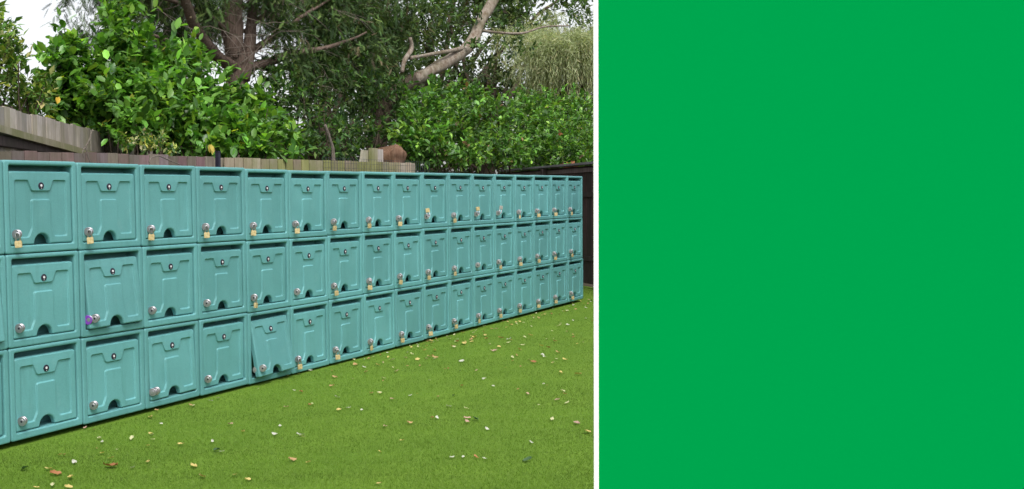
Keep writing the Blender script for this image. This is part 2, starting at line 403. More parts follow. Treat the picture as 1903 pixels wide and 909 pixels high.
add_box(bm, DW/2-.002, DW/2+.002, -.0042, -.0036, .302-DH, .3055-DH); bc_me = bpy.data.meshes.new('badge_centre'); bm.to_mesh(bc_me); bm.free(); bc_me.materials.append(M_badge)
LAX = Vector((-.93, -.42, -.05)).normalized()
def latch_mesh(m):
    """two flanges on a short spindle, turned towards the open side of the door"""
    bm = bmesh.new(); c0 = Vector((.041, -.012, .060-DH))
    disc(bm, c0, LAX, .0240, .007); disc(bm, c0 + LAX*.007, LAX, .012, .012); disc(bm, c0 + LAX*.017, LAX, .0250, .007)
    disc(bm, c0 + LAX*.0235, LAX, .013, .003, 14)
    me = bpy.data.meshes.new('latch'); bm.to_mesh(me); bm.free(); me.materials.append(m)
    me.materials.append(M_black)
    bm = bmesh.new(); bm.from_mesh(me); nf = len(bm.faces); disc(bm, c0 + LAX*.0262, LAX, .0060, .0012, 10)
    bm.faces.ensure_lookup_table()
    for f in bm.faces[nf:]: f.material_index = 1
    bm.to_mesh(me); bm.free(); return me
latch_me = latch_mesh(M_steel)

def padlock_parts(body_mat):
    """hangs by its shackle from the latch; origin at the top of the shackle"""
    root = empty('padlock')
    bm = bmesh.new(); add_box(bm, -.020, .020, -.0085, .0085, -.088, -.048, .003)
    b = bm_obj('lock_body', bm, body_mat, root)
    bm = bmesh.new(); pts = [(-.0125, 0, -.050), (-.0125, 0, -.016)] + [(.0125*math.cos(a), 0, -.0145+.0125*math.sin(a)) for a in [math.pi*(1-k/8) for k in range(1, 8)]] + [(.0125, 0, -.016), (.0125, 0, -.050)]
    add_tube(bm, pts, .0045, 8); bm_obj('shackle', bm, M_steel, root, True)
    bm = bmesh.new(); disc(bm, (0, 0, -.0875), (0, 0, -1), .006, .0015, 12); bm_obj('keyway', bm, M_steel2, root)
    return root
ORD = ['first', 'second', 'third', 'fourth', 'fifth', 'sixth', 'seventh', 'eighth', 'ninth', 'tenth', 'eleventh', 'twelfth', 'thirteenth', 'fourteenth', 'fifteenth', 'sixteenth', 'seventeenth']
ROWN = ['bottom', 'middle', 'top']
zoff = [6, 3, 1, -1, -8, -10, -7, -5, -3, 0, 2, 1, 2, 3, 6, 8, 8]
unlocked = {(1, 0), (1, 1), (1, 2), (1, 3), (1, 5), (1, 11), (0, 0), (0, 1), (0, 2), (0, 3), (0, 4)}
flipped = {(2, 9): 1, (2, 11): 1, (2, 12): 2}
tilt = {(1, 1): 5.6, (0, 4): 10.5, (0, 2): 2.2, (1, -1): 6.0}
proto = None; pad_brass = None; pad_silver = None
lockers = {}
def make_locker():
    root = empty('locker')
    link('body', body_me, None, root)
    d = link('door', door_me, None, root); link('badge', badge_me, None, d); link('badge_centre', bc_me, None, d); link('latch', latch_me, None, d)
    return root
for k in range(-1, 17):
    for r in range(3):
        o = make_locker() if proto is None else copy_tree(proto)
        if proto is None: proto = o
        # the source may already be posed: reset is done by setting everything below
        zz = zoff[max(k, 0)]/1000
        jx, jz = random.uniform(-.0012, .0012), random.uniform(0, .0008)
        o.location = (k*.5 + jx, random.uniform(-.002, .004) + (.002*r), r*H + zz + jz)
        o.rotation_euler = (0, R(random.uniform(-.12, .12)), R(random.uniform(-.25, .25)))
        d = [c for c in o.children if c.name.startswith('door')][0]
        t = tilt.get((r, k), random.choice([0, 0, .2, .5, .8]))
        d.location = (OX0 + .003 + random.uniform(-.0008, .0008), .0125 - (.004 if t < 1 else 0), OZ0 + .003 + DH)
        # hinge line is the upper back edge of the door; positive tilt swings the foot of the door outwards
        d.rotation_euler = (R(.9 - t*1.0) if t < 1 else R(-t), 0, 0)
        if t > 0: d.rotation_euler[0] = -R(t)
        if (r, k) in ((0, 2),): d.rotation_euler[1] = R(-.8)
        if (r, k) in ((1, 1),): d.rotation_euler[1] = R(-.6)
        if (r, k) in ((0, 4),): d.rotation_euler[1] = R(-1.0)
        lockers[(r, k)] = o
        where = f'{ROWN[r]} row, {ORD[k]} whole locker from left' if k >= 0 else f'{ROWN[r]} row, cut off by left edge of photo'
        st = {(1, 1): 'purple latch, door ajar', (0, 4): 'door swung well open', (0, 2): 'unlocked, door slightly ajar', (1, -1): 'door ajar'}.get((r, k))
        if st is None: st = 'no padlock' if ((r, k) in unlocked or k < 0) else ('padlock turned upright' if (r, k) in flipped else 'padlocked')
        tag(o, f'teal plastic locker, {where}, {st}', 'locker', 'teal lockers stacked three high in one long row')
# the opened latches: frame-side flange left where it was, purple ring on one
def loose_latch(r, k, m_, name, off=(0, 0, 0)):
    o = lockers[(r, k)]
    bm = bmesh.new(); c0 = Vector((OX0 + .014, -.012, OZ0 + .060)) + Vector(off); disc(bm, c0, LAX, .0245, .008); disc(bm, c0+LAX*.008, LAX, .012, .004, 14)
    disc(bm, c0 - LAX*.02, LAX, .010, .022, 12)
    b = bm_obj(name, bm, m_, o); return b
loose_latch(1, 1, M_steel, 'latch_flange')
bm = bmesh.new(); disc(bm, Vector((OX0+.012, -.006, OZ0+.058)), LAX, .027, .012, 20); bm_obj('latch_ring', bm, M_purple, lockers[(1, 1)])
loose_latch(0, 4, M_steel2, 'latch_flange', (.005, -.01, 0)); loose_latch(0, 2, M_steel2, 'latch_flange')
# padlocks
for k in range(17):
    for r in range(3):
        if (r, k) in unlocked: continue
        sil = flipped.get((r, k)) == 2
        if sil: p = padlock_parts(M_silverlock)
        elif pad_brass is None: p = pad_brass = padlock_parts(M_brass)
        else: p = copy_tree(pad_brass)
        L = lockers[(r, k)].location
        flip = (r, k) in flipped
        p.location = (L.x + OX0 + .017, L.y - .031, L.z + OZ0 + (.054 if flip else .073) + random.uniform(-.003, .003))
        p.rotation_euler = (R(random.uniform(-2, 2)), R((180 + random.choice([-1, 1])*random.uniform(4, 14)) if flip else random.uniform(-7, 7)), R(random.uniform(-55, 15)))
        p.scale = (.92, .92, .92); mt = 'silver' if sil else 'brass'; ps = 'standing upright above its latch' if flip else 'hanging'
        tag(p, f'{mt} padlock {ps} on {ROWN[r]} row, {ORD[k]} whole locker from left', 'padlock', 'small padlocks on the locker latches')

# ------------------------------------------------------------------ fences
def color_attr(me, cols_per_vert):
    ca = me.color_attributes.new('tint', 'FLOAT_COLOR', 'POINT'); a = np.ones((len(me.vertices), 4), np.float32); a[:, :3] = cols_per_vert; ca.data.foreach_set('color', a.ravel())
def board_fence(name, label, p0, p1, ztop, m, bw=.10, gap=.004, th=.018, posts=2.0, rail=None, jag=.006, post_h=0, back=1, group=None, tints=((1, 1, 1),)):
    """vertical boards from p0 to p1 (xy); ztop(t) gives the top; rails and posts behind"""
    p0 = Vector((*p0, 0)); p1 = Vector((*p1, 0)); Lf = (p1-p0).length; ang = math.atan2(p1.y-p0.y, p1.x-p0.x)
    root = empty(name, p0, (0, 0, ang)); bm = bmesh.new(); cols = []; n = int(Lf/bw)
    for i in range(n):
        x0 = i*bw + gap/2; x1 = (i+1)*bw - gap/2; t = (i+.5)/n; z = ztop(t) + random.uniform(-jag, jag); dy = random.uniform(-.004, .004)
        nb = len(bm.verts); add_box(bm, x0, x1, dy, dy+th, .03, z)
        bm.verts.ensure_lookup_table(); tn = np.array(random.choice(tints))*random.uniform(.72, 1.25)
        cols += [tn]*(len(bm.verts)-nb)
        # slope the top of the board to follow the line
        s = (ztop(min(1, t+.5/n))-ztop(max(0, t-.5/n)))/2
        for v in bm.verts[nb:]:
            if v.co.z > .1: v.co.z += s*(1 if v.co.x > (x0+x1)/2 else -1)
    b = bm_obj('boards', bm, m, root); color_attr(b.data, np.array(cols))
    npst = max(2, int(Lf/posts)+1)
    for i in range(npst):
        x = Lf*i/(npst-1); bm = bmesh.new(); z = ztop(i/(npst-1)) + post_h; add_box(bm, x-.04, x+.04, .045*back if back > 0 else -.1, (.125 if back > 0 else -.02), 0, z, .004)
        q = bm_obj('post', bm, m, root); color_attr(q.data, np.ones((len(q.data.vertices), 3))*.8)
    for hz in (.35, 1.25):
        bm = bmesh.new(); add_box(bm, 0, Lf, .019 if back > 0 else -.045, .045 if back > 0 else -.019, hz, hz+.07, .004)
        q = bm_obj('rail', bm, m, root); color_attr(q.data, np.ones((len(q.data.vertices), 3))*.8)
    tag(root, label, 'fence', group); return root
def ztop_px(a, b, Y):
    return lambda t: a + (b-a)*t
# low brown fence just behind the lockers
a = at(-520, 277, 1.0); b = at(400, 292, 1.0)
board_fence('wooden_fence', 'dark brown vertical board fence close behind the left end of the lockers', (a.x, 1.0), (b.x, 1.0), lambda t: at(-120, 280, 1.0).z*(1-t) + at(400, 291, 1.0).z*t, M_fence_brown, .105, tints=((1.1, .95, .95), (1, 1, 1), (.9, .95, .75), (1.0, .8, .8)), group='wooden fences behind the lockers')
a = at(418, 293, 1.25); b = at(775, 306, 1.25)
board_fence('wooden_fence', 'grey weathered narrow board fence behind the middle of the lockers', (a.x, 1.25), (b.x, 1.25), lambda t: at(418, 293, 1.25).z*(1-t) + at(775, 303, 1.25).z*t, M_fence_grey, .125, gap=.012, jag=.004, tints=((1, 1, 1), (1.1, 1.05, 1), (.8, .9, .5), (.9, .85, .8)), group='wooden fences behind the lockers')
# black post at the joint of the two
p = at(405, 300, 1.1); bm = bmesh.new(); add_box(bm, -.018, .018, -.018, .018, 0, at(405, 283, 1.1).z, .004); add_box(bm, -.021, .021, -.021, .021, at(405, 283, 1.1).z, at(405, 281, 1.1).z, .003)
o = bm_obj('fence_post', bm, M_black); o.location = (p.x, 1.1, 0); tag(o, 'dark square post where the brown and grey fences meet', 'post')
# pale fence receding behind the left end, with mossy slanting rail
f0 = Vector((.87, 1.21, 0)); fd = Vector((.845, .534, 0))
FT0, FT1 = at_depth(0, 196, 6.6).z, at_depth(151, 235, 8.5).z; RZ0, RZ1 = at_depth(0, 243, 6.6).z, at_depth(151, 284, 8.5).z
fr = board_fence('wooden_fence', 'pale grey board fence with mossy rail, receding under the laurel at left', (f0 - fd*5.0)[:2], (f0 + fd*5.2)[:2], lambda t: FT0 + (FT1-FT0)*max(-.6, t*10.2-5.0)/1.9, M_fence_pale, .112, gap=.003, jag=.008, posts=2.4, tints=((1, 1, 1), (1.1, 1.08, 1.05), (.95, .93, .9), (.9, .88, .78)), group='wooden fences behind the lockers')
bm = bmesh.new()
def rail_pts(u, z): return [(u, y, z+dz) for y, dz in ((-.02, .030), (-.075, .022), (-.075, -.026), (-.02, -.030))]
rs = []
for i in range(44):
    u = i*.2; z = RZ0 + (RZ1-RZ0)*max(-.6, u-5.0)/1.9 + .010*noise.noise(Vector((u*1.3, 0, 0)))
    rs.append([bm.verts.new(Vector(p) + noise.noise_vector(Vector(p)*6)*.006) for p in rail_pts(u, z)])
for r0, r1 in zip(rs, rs[1:]):
    for k in range(4): bm.faces.new((r0[k], r0[(k+1) % 4], r1[(k+1) % 4], r1[k]))
bm.faces.new(rs[0][::-1]); bm.faces.new(rs[-1])
q = bm_obj('mossy_rail', bm, M_rail, fr); color_attr(q.data, np.ones((len(q.data.vertices), 3)))
bm = bmesh.new(); add_box(bm, 0, 10, -.040, -.010, RZ0-.105, RZ0-.035, .004); q = bm_obj('rail', bm, M_fence_dark, fr); color_attr(q.data, np.ones((len(q.data.vertices), 3)))  # dark strip added in place of the shade under the mossy rail
# dark fence beyond the right end
q0 = (12.6, 2.86); q1 = (1.0, -8.84)
fr = board_fence('wooden_fence', 'dark brown close-boarded fence with grey capping beyond the right end of the lockers', q1, q0, lambda t: 1.69, M_fence_dark, .14, gap=.003, jag=.0, posts=1.8, tints=((1, 1, 1), (1.3, 1.1, 1.1), (.9, 1, 1)), group='wooden fences behind the lockers')
Lq = math.hypot(q0[0]-q1[0], q0[1]-q1[1]); bm = bmesh.new(); add_box(bm, -.05, Lq+.05, -.07, .12, 1.70, 1.735, .006); q = bm_obj('capping', bm, M_cap, fr); color_attr(q.data, np.ones((len(q.data.vertices), 3)))
bm = bmesh.new(); add_box(bm, 0, Lq, .0185, .045, 1.60, 1.66); add_box(bm, 0, Lq, -.03, -.006, 1.615, 1.69); q = bm_obj('top_rail', bm, M_fence_brown, fr); color_attr(q.data, np.ones((len(q.data.vertices), 3)))
p = at(115, 140, 2.85); bm = bmesh.new(); add_box(bm, -.011, .011, -.011, .011, 0, at(115, 58, 2.85).z, .002); add_box(bm, -.026, .026, -.03, .03, at(115, 148, 2.85).z, at(115, 122, 2.85).z, .004)
o = bm_obj('pole', bm, M_black); o.location = (p.x, 2.85, 0); tag(o, 'slim dark pole with a small box, rising through the laurel above the left fence', 'pole')
# stub boards and cut log over the grey fence
ta = at(677, 330, 1.32); bm = bmesh.new()
for (x0, x1, y0, y1, lean) in ((675, 688, 279, 325, .05), (700, 712, 277, 325, 0)):
    A, B = at(x0, y0, 1.33), at(x1, y0, 1.33); nb = len(bm.verts); add_box(bm, A.x, B.x, 1.33, 1.36, .4, A.z); bm.verts.ensure_lookup_table()
    for v in bm.verts[nb:]:
        if v.co.z < 1: v.co.x -= lean*(1 if v.co.x < (A.x+B.x)/2 else 0)*8
bm.verts.ensure_lookup_table()
o = bm_obj('boards', bm, M_fence_pale); color_attr(o.data, np.ones((len(o.data.vertices), 3)))
rt_ = empty('fence_stub', (0, 0, 0)); o.parent = rt_
A, B = at(688, 275, 1.30), at(700, 275, 1.30); bm = bmesh.new(); add_box(bm, A.x, B.x, 1.285, 1.325, .4, A.z, .004); o = bm_obj('post', bm, M_rail, rt_); color_attr(o.data, np.ones((len(o.data.vertices), 3)))
tag(rt_, 'short upright boards around an olive post standing above the grey fence', 'fence post')
c_ = at(740, 289, 1.9); bm = bmesh.new(); add_tube(bm, [c_ + Vector((.06, .45, -.06)), c_ + Vector((.0, .0, .0)), c_ + Vector((-.01, -.02, 0))], [.135, .125, .115], 16, True, .25)
o = bm_obj('cut_branch', bm, M_log, None, True); tag(o, 'reddish sawn-off branch end poking out above the grey fence', 'log')
# wire netting on the grey fence
M_wire, t_, b_ = mat('netting_wire', (.05, .06, .08), .5, .5)
bm = bmesh.new(); xa, xb = at(600, 305, 1.2).x, at(800, 305, 1.2).x; zt = at(700, 297, 1.2).z
for i in range(int((xb-xa)/.05)+1): x = xa+i*.05; add_tube(bm, [(x, 1.2, .9), (x, 1.2, zt)], .0016, 3, False)
for j in range(12): z = zt - j*.05; add_tube(bm, [(xa, 1.202, z), (xb, 1.202, z)], .0016, 3, False)
o = bm_obj('wire_netting', bm, M_wire); tag(o, 'thin dark wire netting in front of the grey board fence', 'netting')

# ------------------------------------------------------------------ trees and shrubs
G_laurel = [(0.091, 0.219, 0.030), (0.129, 0.284, 0.038), (0.064, 0.161, 0.030), (0.197, 0.350, 0.041), (0.113, 0.219, 0.068), (0.454, 0.482, 0.054)]
W_laurel = [.33, .27, .22, .12, .05, .01]
def bush(name, label, cat, lobes, dens, tmpl, leaf, cols, m, stems, group=None, part='foliage', bark_m=None, **kw):
    base = np.mean([l[0] for l in lobes], 0); root = empty(name, (0, 0, 0))
    foliage(part, lobes, dens, tmpl, leaf, cols, m, root, **kw)
    bm = bmesh.new(); bx_, by_ = base[0], base[1]
    for i, (c, r) in enumerate(lobes):
        for s in range(stems):
            e = c + (unit(1)[0]*r*.75) @ AX; x0 = bx_ + (c[0]-bx_)*.55 + random.uniform(-.2, .2); y0 = by_ + (c[1]-by_)*.5 + random.uniform(-.2, .2)
            mid = (np.array([x0, y0, 0]) + e)/2 + rng.normal(size=3)*.12
            limb(bm, [(x0, y0, 0, .03), (*mid, .018), (*e, .005)], 5, 4, .2, .05)
    bm_obj('stems', bm, bark_m or M_bark_dark, root, True)
    tag(root, label, cat, group); return root
Lb = lobe
GR = 'shrubs and trees growing behind the fences'
bush('laurel_bush', 'big glossy bright green cherry laurel rising in spires above the left fences', 'shrub',
     [Lb(125, 115, 45, 75, 2.9), Lb(110, 195, 60, 45, 2.9), Lb(165, 175, 60, 70, 2.8), Lb(230, 40, 38, 60, 2.8), Lb(228, 110, 60, 75, 2.7), Lb(245, 190, 75, 65, 2.4), Lb(300, 150, 70, 70, 2.5),
      Lb(315, 215, 75, 55, 2.1), Lb(385, 190, 65, 65, 2.3), Lb(400, 240, 60, 38, 1.9), Lb(462, 205, 55, 50, 2.2), Lb(470, 250, 50, 30, 1.9), Lb(515, 240, 30, 25, 2.0), Lb(255, 235, 50, 40, 2.1), Lb(350, 110, 40, 40, 2.8), Lb(335, 262, 45, 24, 2.0), Lb(430, 268, 40, 22, 1.8), Lb(540, 262, 18, 26, 1.7), Lb(480, 274, 42, 16, 1.5), Lb(395, 270, 45, 18, 1.6), Lb(546, 284, 14, 18, 1.45), Lb(195, 225, 40, 30, 2.6)],
     520, LEAF, .112, G_laurel, M_glossleaf, 3, GR, weights=W_laurel, per=6, shell=.3, up=.55, rough_=.42)
bush('variegated_shrub', 'pale variegated fine-leaved shrub at the far left edge above the fence', 'shrub',
     [Lb(-20, 90, 60, 75, 2.6), Lb(20, 135, 50, 65, 2.6), Lb(60, 175, 45, 45, 2.6), Lb(10, 60, 28, 45, 2.7), Lb(-50, 160, 60, 60, 2.5), Lb(-130, 150, 70, 70, 2.4), Lb(-230, 160, 80, 80, 2.2), Lb(-340, 170, 80, 80, 2.0)],
     330, SMALL, .085, [(0.091, 0.182, 0.033), (0.195, 0.260, 0.052), (0.390, 0.403, 0.156), (0.058, 0.130, 0.026), (0.156, 0.221, 0.065)], M_softleaf, 3, GR, weights=[.33, .22, .12, .22, .11], per=7, shell=.3)
bush('euonymus_shrub', 'small yellow-edged variegated shrub low over the brown fence', 'shrub',
     [Lb(235, 262, 22, 20, 1.5), Lb(268, 272, 26, 20, 1.4), Lb(305, 275, 24, 20, 1.4), Lb(280, 255, 25, 15, 1.6)],
     500, SMALL, .055, [(.06, .13, .025), (.36, .38, .10), (.10, .18, .03), (.42, .42, .22)], M_glossleaf, 2, GR, weights=[.4, .25, .2, .15], per=7, shell=.3)
bush('holly_thicket', 'dark shadowy evergreen thicket behind the grey fence, below the conifer', 'shrub',
     [Lb(520, 170, 60, 60, 3.6), Lb(580, 150, 70, 60, 4.0), Lb(600, 235, 70, 45, 3.0), Lb(545, 265, 50, 30, 2.6), Lb(665, 170, 60, 60, 4.0), Lb(665, 250, 55, 40, 3.0), Lb(730, 200, 50, 60, 3.8), Lb(620, 280, 60, 22, 2.6), Lb(500, 130, 40, 35, 4), Lb(742, 172, 26, 30, 3.2), Lb(715, 235, 22, 26, 3.1), Lb(765, 200, 30, 30, 3.0)],
     200, SMALL, .095, [(0.041, 0.095, 0.024), (0.061, 0.128, 0.027), (0.030, 0.068, 0.024), (0.101, 0.176, 0.041), (0.081, 0.108, 0.041)], M_softleaf, 3, GR, weights=[.33, .27, .25, .1, .05], per=7, shell=.2)
bush('cherry_laurel_hedge', 'bright mid green loose hedge overhanging behind the right half of the lockers', 'hedge',
     [Lb(790, 215, 55, 55, 2.6), Lb(800, 275, 50, 38, 2.2), Lb(850, 235, 60, 60, 2.6), Lb(870, 290, 45, 28, 2.0), Lb(915, 225, 55, 55, 2.8), Lb(930, 280, 55, 34, 2.4), Lb(985, 225, 60, 60, 3.0), Lb(1000, 275, 50, 30, 2.9),
      Lb(1050, 225, 55, 58, 3.4), Lb(1065, 275, 50, 32, 3.4), Lb(1120, 230, 50, 62, 3.2), Lb(1130, 285, 60, 26, 3.2), Lb(870, 180, 40, 30, 3.), Lb(1200, 240, 60, 60, 2.2), Lb(820, 165, 35, 25, 3.0), Lb(770, 255, 40, 45, 2.4)] + [(np.array([x, y, z]), np.array([1.1, .9, 1.0])) for x, y, z in ((12.6, 0.6, 1.6), (11.4, -1.2, 1.7), (10.0, -2.8, 1.5), (8.6, -4.2, 1.7), (7.2, -5.8, 1.6), (13.4, 2.2, 1.9))],
     300, LEAF, .095, [(0.080, 0.189, 0.032), (0.123, 0.275, 0.043), (0.051, 0.123, 0.026), (0.203, 0.348, 0.051), (0.232, 0.145, 0.072)], M_glossleaf, 2, GR, weights=[.34, .26, .24, .15, .01], per=7, shell=.3)
def willow():
    root = empty('weeping_willow', (0, 0, 0)); cen = np.array(at(1060, 140, 5.2)); s = depth(cen)/F
    P = []; D = []
    tops = []
    for i in range(46):
        a = random.uniform(0, 2*math.pi); rr = math.sqrt(random.random()); big = random.random() < .3
        dome = np.array([95*s*rr*math.cos(a), 85*s*rr*math.sin(a), 62*s*math.sqrt(max(0, 1-rr**2*.8))]) + rng.normal(size=3)*.12
        if big: dome += np.array([.5, .9, .55])
        tops.append((dome, random.uniform(.22, .5), random.uniform(.6, 1.5)))
    for i in range(2300):
        dome, rad, hg = random.choice(tops); p = cen + dome + rng.normal(size=3)*rad*np.array([.6, .6, .4])
        a = random.uniform(0, 2*math.pi); hang = hg*random.uniform(.5, 1.15); n = int(hang/.055); out = np.array([math.cos(a), math.sin(a), 0])*random.uniform(.1, .5)
        for k in range(n):
            t = k/n; q = p + out*t*(1-t*.4) + np.array([0, 0, .25*t-(hang+.25)*t*t]) + rng.normal(size=3)*.02; P.append(q); D.append(np.array([0, 0, .25-2*t*hang]) + out + rng.normal(size=3)*.35)
    P = np.array(P); D = np.array(D); n = len(P); cols = np.array([(.33, .39, .20), (.45, .49, .29), (.24, .29, .15), (.50, .46, .27)])
    scatter('crown', SLIM, P, D, unit(n), .10 + .08*rng.random(n), cols[rng.choice(4, n, p=[.4, .28, .22, .1])]*np.exp(rng.normal(size=(n, 1))*.15), M_softleaf, root)
    bm = bmesh.new(); b0 = cen.copy(); b0[2] = 0; limb(bm, [(*b0, .2), (*(b0 + np.array([.1, 0, 1.6])), .15), (*(cen + np.array([0, 0, .6])), .08)], 10)
    for i in range(9):
        a = i*.7; e = cen + np.array([math.cos(a)*.8, math.sin(a)*.8, .4]); limb(bm, [(*(b0 + np.array([.1, 0, 1.7])), .06), (*(e*.6 + cen*.4 + np.array([0, 0, .1])), .04), (*e, .015)], 6)
    bm_obj('trunk', bm, M_bark_dark, root, True); tag(root, 'pale drooping willow with straw-green hanging strands at upper right', 'tree', GR)
willow()

# conifer with reddish trunk and dead branches
def conifer():
    root = empty('conifer_tree', (0, 0, 0)); Yc = 4.2
    bm = bmesh.new(); P_ = lambda px, py, dy=0: tuple(at(px, py, Yc+dy))
    s = depth(at(432, 100, Yc))/F
    b = at(440, 200, Yc)
    limb(bm, [(b.x, b.y, 0, .24), (*P_(440, 150), 19*s), (*P_(434, 90), 19*s), (*P_(430, 30), 20*s), (*P_(428, -60), 18*s), (*P_(425, -250), 12*s)], 16, 6, .3)
    limb(bm, [(*P_(452, 150, -.1), 13*s), (*P_(462, 90, -.1), 12*s), (*P_(468, 20, 0), 10*s), (*P_(474, -120, .2), 8*s)], 10, 6, .3)
    for pts in ([(436, 128, 12), (400, 98, 10), (365, 50, 9), (338, -10, 8), (320, -90, 5)], [(440, 125, 7), (480, 122, 8), (520, 108, 8), (560, 98, 7), (610, 88, 4), (680, 60, 2)],
                [(452, 105, 8), (490, 80, 6), (530, 55, 5), (580, 20, 3), (640, -20, 2)], [(430, 110, 5), (370, 105, 4), (300, 70, 3), (240, 60, 1.5)], [(455, 60, 6), (500, 20, 5), (540, -30, 4)],
                [(425, 60, 5), (370, 20, 4), (300, -5, 3), (220, -20, 2)], [(440, 20, 6), (560, -40, 5), (680, -70, 3)], [(430, 0, 6), (300, -60, 4), (180, -70, 3)]):
        limb(bm, [(*P_(x, y, -.15*i), w_*s) for i, (x, y, w_) in enumerate(pts)], 8, 5, .25, .03)
    bm_obj('trunk', bm, M_bark_red, root, True)
    # dead twigs sprouting from the trunk and limbs
    bm = bmesh.new()
    def twig(p, d, L, r, lvl=0):
        pts = [np.array(p)]; d = np.array(d)/np.linalg.norm(d)
        for k in range(5): d = d + rng.normal(size=3)*.16 + np.array([0, 0, -.05]); d /= np.linalg.norm(d); pts.append(pts[-1] + d*L/5)
        add_tube(bm, pts, [r*(1-.17*i) for i in range(6)], 3, False)
        if lvl < 1:
            for k in (2, 3, 4):
                if random.random() < .8: twig(pts[k], d + rng.normal(size=3)*.7, L*.5, r*.6, lvl+1)
    for i in range(230):
        px = random.gauss(440, 12) if i < 60 else random.uniform(300, 620); py = random.uniform(-60, 140) if i < 60 else random.uniform(-80, 130)
        p = at(px, py, Yc + random.uniform(-.1, .9)); an = random.uniform(0, 2*math.pi)
        twig(p, (math.cos(an), math.sin(an)*.7-.3, random.uniform(-.4, .5)), random.uniform(.5, 1.5), random.uniform(.004, .010))
    o = bm_obj('dead_branches', bm, M_twig, root)
    lobes = [Lb(200, -30, 110, 45, 4.5), Lb(290, 15, 70, 50, 5.2), Lb(340, -40, 90, 60, 4.2), Lb(560, -20, 90, 55, 4.5), Lb(505, 20, 40, 50, 5.6), Lb(590, 55, 55, 38, 4.0), Lb(650, 20, 80, 60, 4.3), Lb(660, 95, 60, 50, 4.2), Lb(720, 60, 60, 60, 4.8), Lb(600, 110, 50, 32, 4.0), Lb(715, 130, 55, 45, 4.4),
             Lb(525, 55, 40, 26, 3.8), Lb(560, 118, 45, 22, 3.6), Lb(600, 5, 60, 32, 3.8), Lb(385, 10, 30, 34, 3.9), Lb(500, -10, 50, 30, 3.8), Lb(330, 60, 40, 28, 4.6), Lb(440, -80, 120, 55, 4.2), Lb(700, -60, 120, 60, 4.6), Lb(160, 70, 35, 25, 5.5), Lb(320, 75, 60, 35, 5.8), Lb(390, 40, 45, 55, 6.0), Lb(240, -80, 120, 50, 4.2)]
    foliage('crown', lobes, 300, SPRAY, .145, [(0.064, 0.120, 0.039), (0.092, 0.155, 0.045), (0.048, 0.081, 0.035), (0.126, 0.194, 0.052), (0.119, 0.096, 0.059)], M_needle, root, per=10, shell=.05, up=-.1, droop=.2, csc=3.2, spread=.6, weights=[.34, .26, .22, .10, .08], rough_=.4)
    tag(root, 'tall conifer with reddish-brown trunk, bare dead lower branches and dark sprays', 'tree', GR)
conifer()
# smooth grey leaning tree
def leaning():
    root = empty('leaning_tree', (0, 0, 0)); Y0 = 3.9; P_ = lambda px, py, dy=0: tuple(at(px, py, Y0+dy)); s = depth(at(850, 90, Y0))/F
    bm = bmesh.new(); b = at(700, 250, Y0)
    limb(bm, [(b.x-.1, b.y, 0, .26), (*P_(702, 270), 17*s), (*P_(708, 225), 15*s), (*P_(730, 180), 13*s), (*P_(765, 150), 12*s)], 12, 5, .3)
    bm_obj('stump', bm, M_bark_dark, root, True)
    bm = bmesh.new()
    limb(bm, [(*P_(772, 148), 10.5*s), (*P_(800, 132), 11*s), (*P_(845, 106), 11*s), (*P_(876, 80), 11.5*s), (*P_(893, 42), 9.5*s), (*P_(915, 2), 11*s), (*P_(950, -70), 10*s), (*P_(1000, -200), 8*s)], 14, 6, .22)
    limb(bm, [(*P_(868, 88), 5*s), (*P_(835, 95, -.1), 3.5*s), (*P_(790, 103, -.1), 3.2*s), (*P_(762, 108, -.1), 3.5*s)], 8, 5, .2)
    limb(bm, [(*P_(747, 135, -.1), 3.6*s), (*P_(752, 112, -.1), 4*s), (*P_(765, 90, -.1), 4*s), (*P_(762, 70, -.1), 3*s)], 8, 5, .25)
    limb(bm, [(*P_(885, 55), 4*s), (*P_(920, 60), 2.5*s), (*P_(970, 62), 2.5*s), (*P_(1010, 50), 2*s), (*P_(1060, 48), 1.5*s)], 6, 5, .2)
    bm_obj('trunk', bm, M_bark_grey, root, True)
    foliage('crown', [Lb(780, 10, 90, 55, 4.8), Lb(830, 60, 50, 40, 5.2), Lb(760, 90, 45, 40, 5.2), Lb(940, 30, 60, 50, 4.8), Lb(1000, -40, 120, 60, 4.5), Lb(860, -50, 130, 60, 4.5), Lb(960, 85, 40, 30, 5.4), Lb(884, 80, 16, 10, 3.6), Lb(1080, 20, 40, 50, 5.0)], 45, SMALL, .12,
            [(0.061, 0.116, 0.033), (0.088, 0.149, 0.044), (0.039, 0.077, 0.028), (0.143, 0.198, 0.055), (0.110, 0.165, 0.099)], M_softleaf, root, per=8, shell=.1, weights=[.35, .25, .25, .1, .05], droop=.2, rough_=.35)
    tag(root, 'leaning tree with smooth bare grey trunk slanting up to the right', 'tree', GR)
leaning()
def bgtree(label, lobes, trunk, dens, leaf, cols, name='broadleaf_tree', **kw):
    root = empty(name, (0, 0, 0)); foliage('crown', lobes, dens, SMALL, leaf, cols, M_softleaf, root, per=8, **kw)
    bm = bmesh.new(); px, Y, h, r = trunk; b = at(px, 300, Y); limb(bm, [(b.x, b.y, 0, r), (b.x+.1, b.y, h*.5, r*.8), (b.x+.2, b.y+.1, h, r*.4)], 10)
    for c, rr in lobes: limb(bm, [(b.x+.05, b.y, h*.45, r*.5), (*((np.array([b.x, b.y, h*.6]) + c)/2), r*.3), (*c, r*.12)], 6, 4, .2, .1)
    bm_obj('trunk', bm, M_bark_dark, root, True); tag(root, label, 'tree', GR)
DK = [(.045, .078, .028), (.068, .105, .034), (.030, .050, .022), (.115, .155, .05), (.075, .062, .042)]
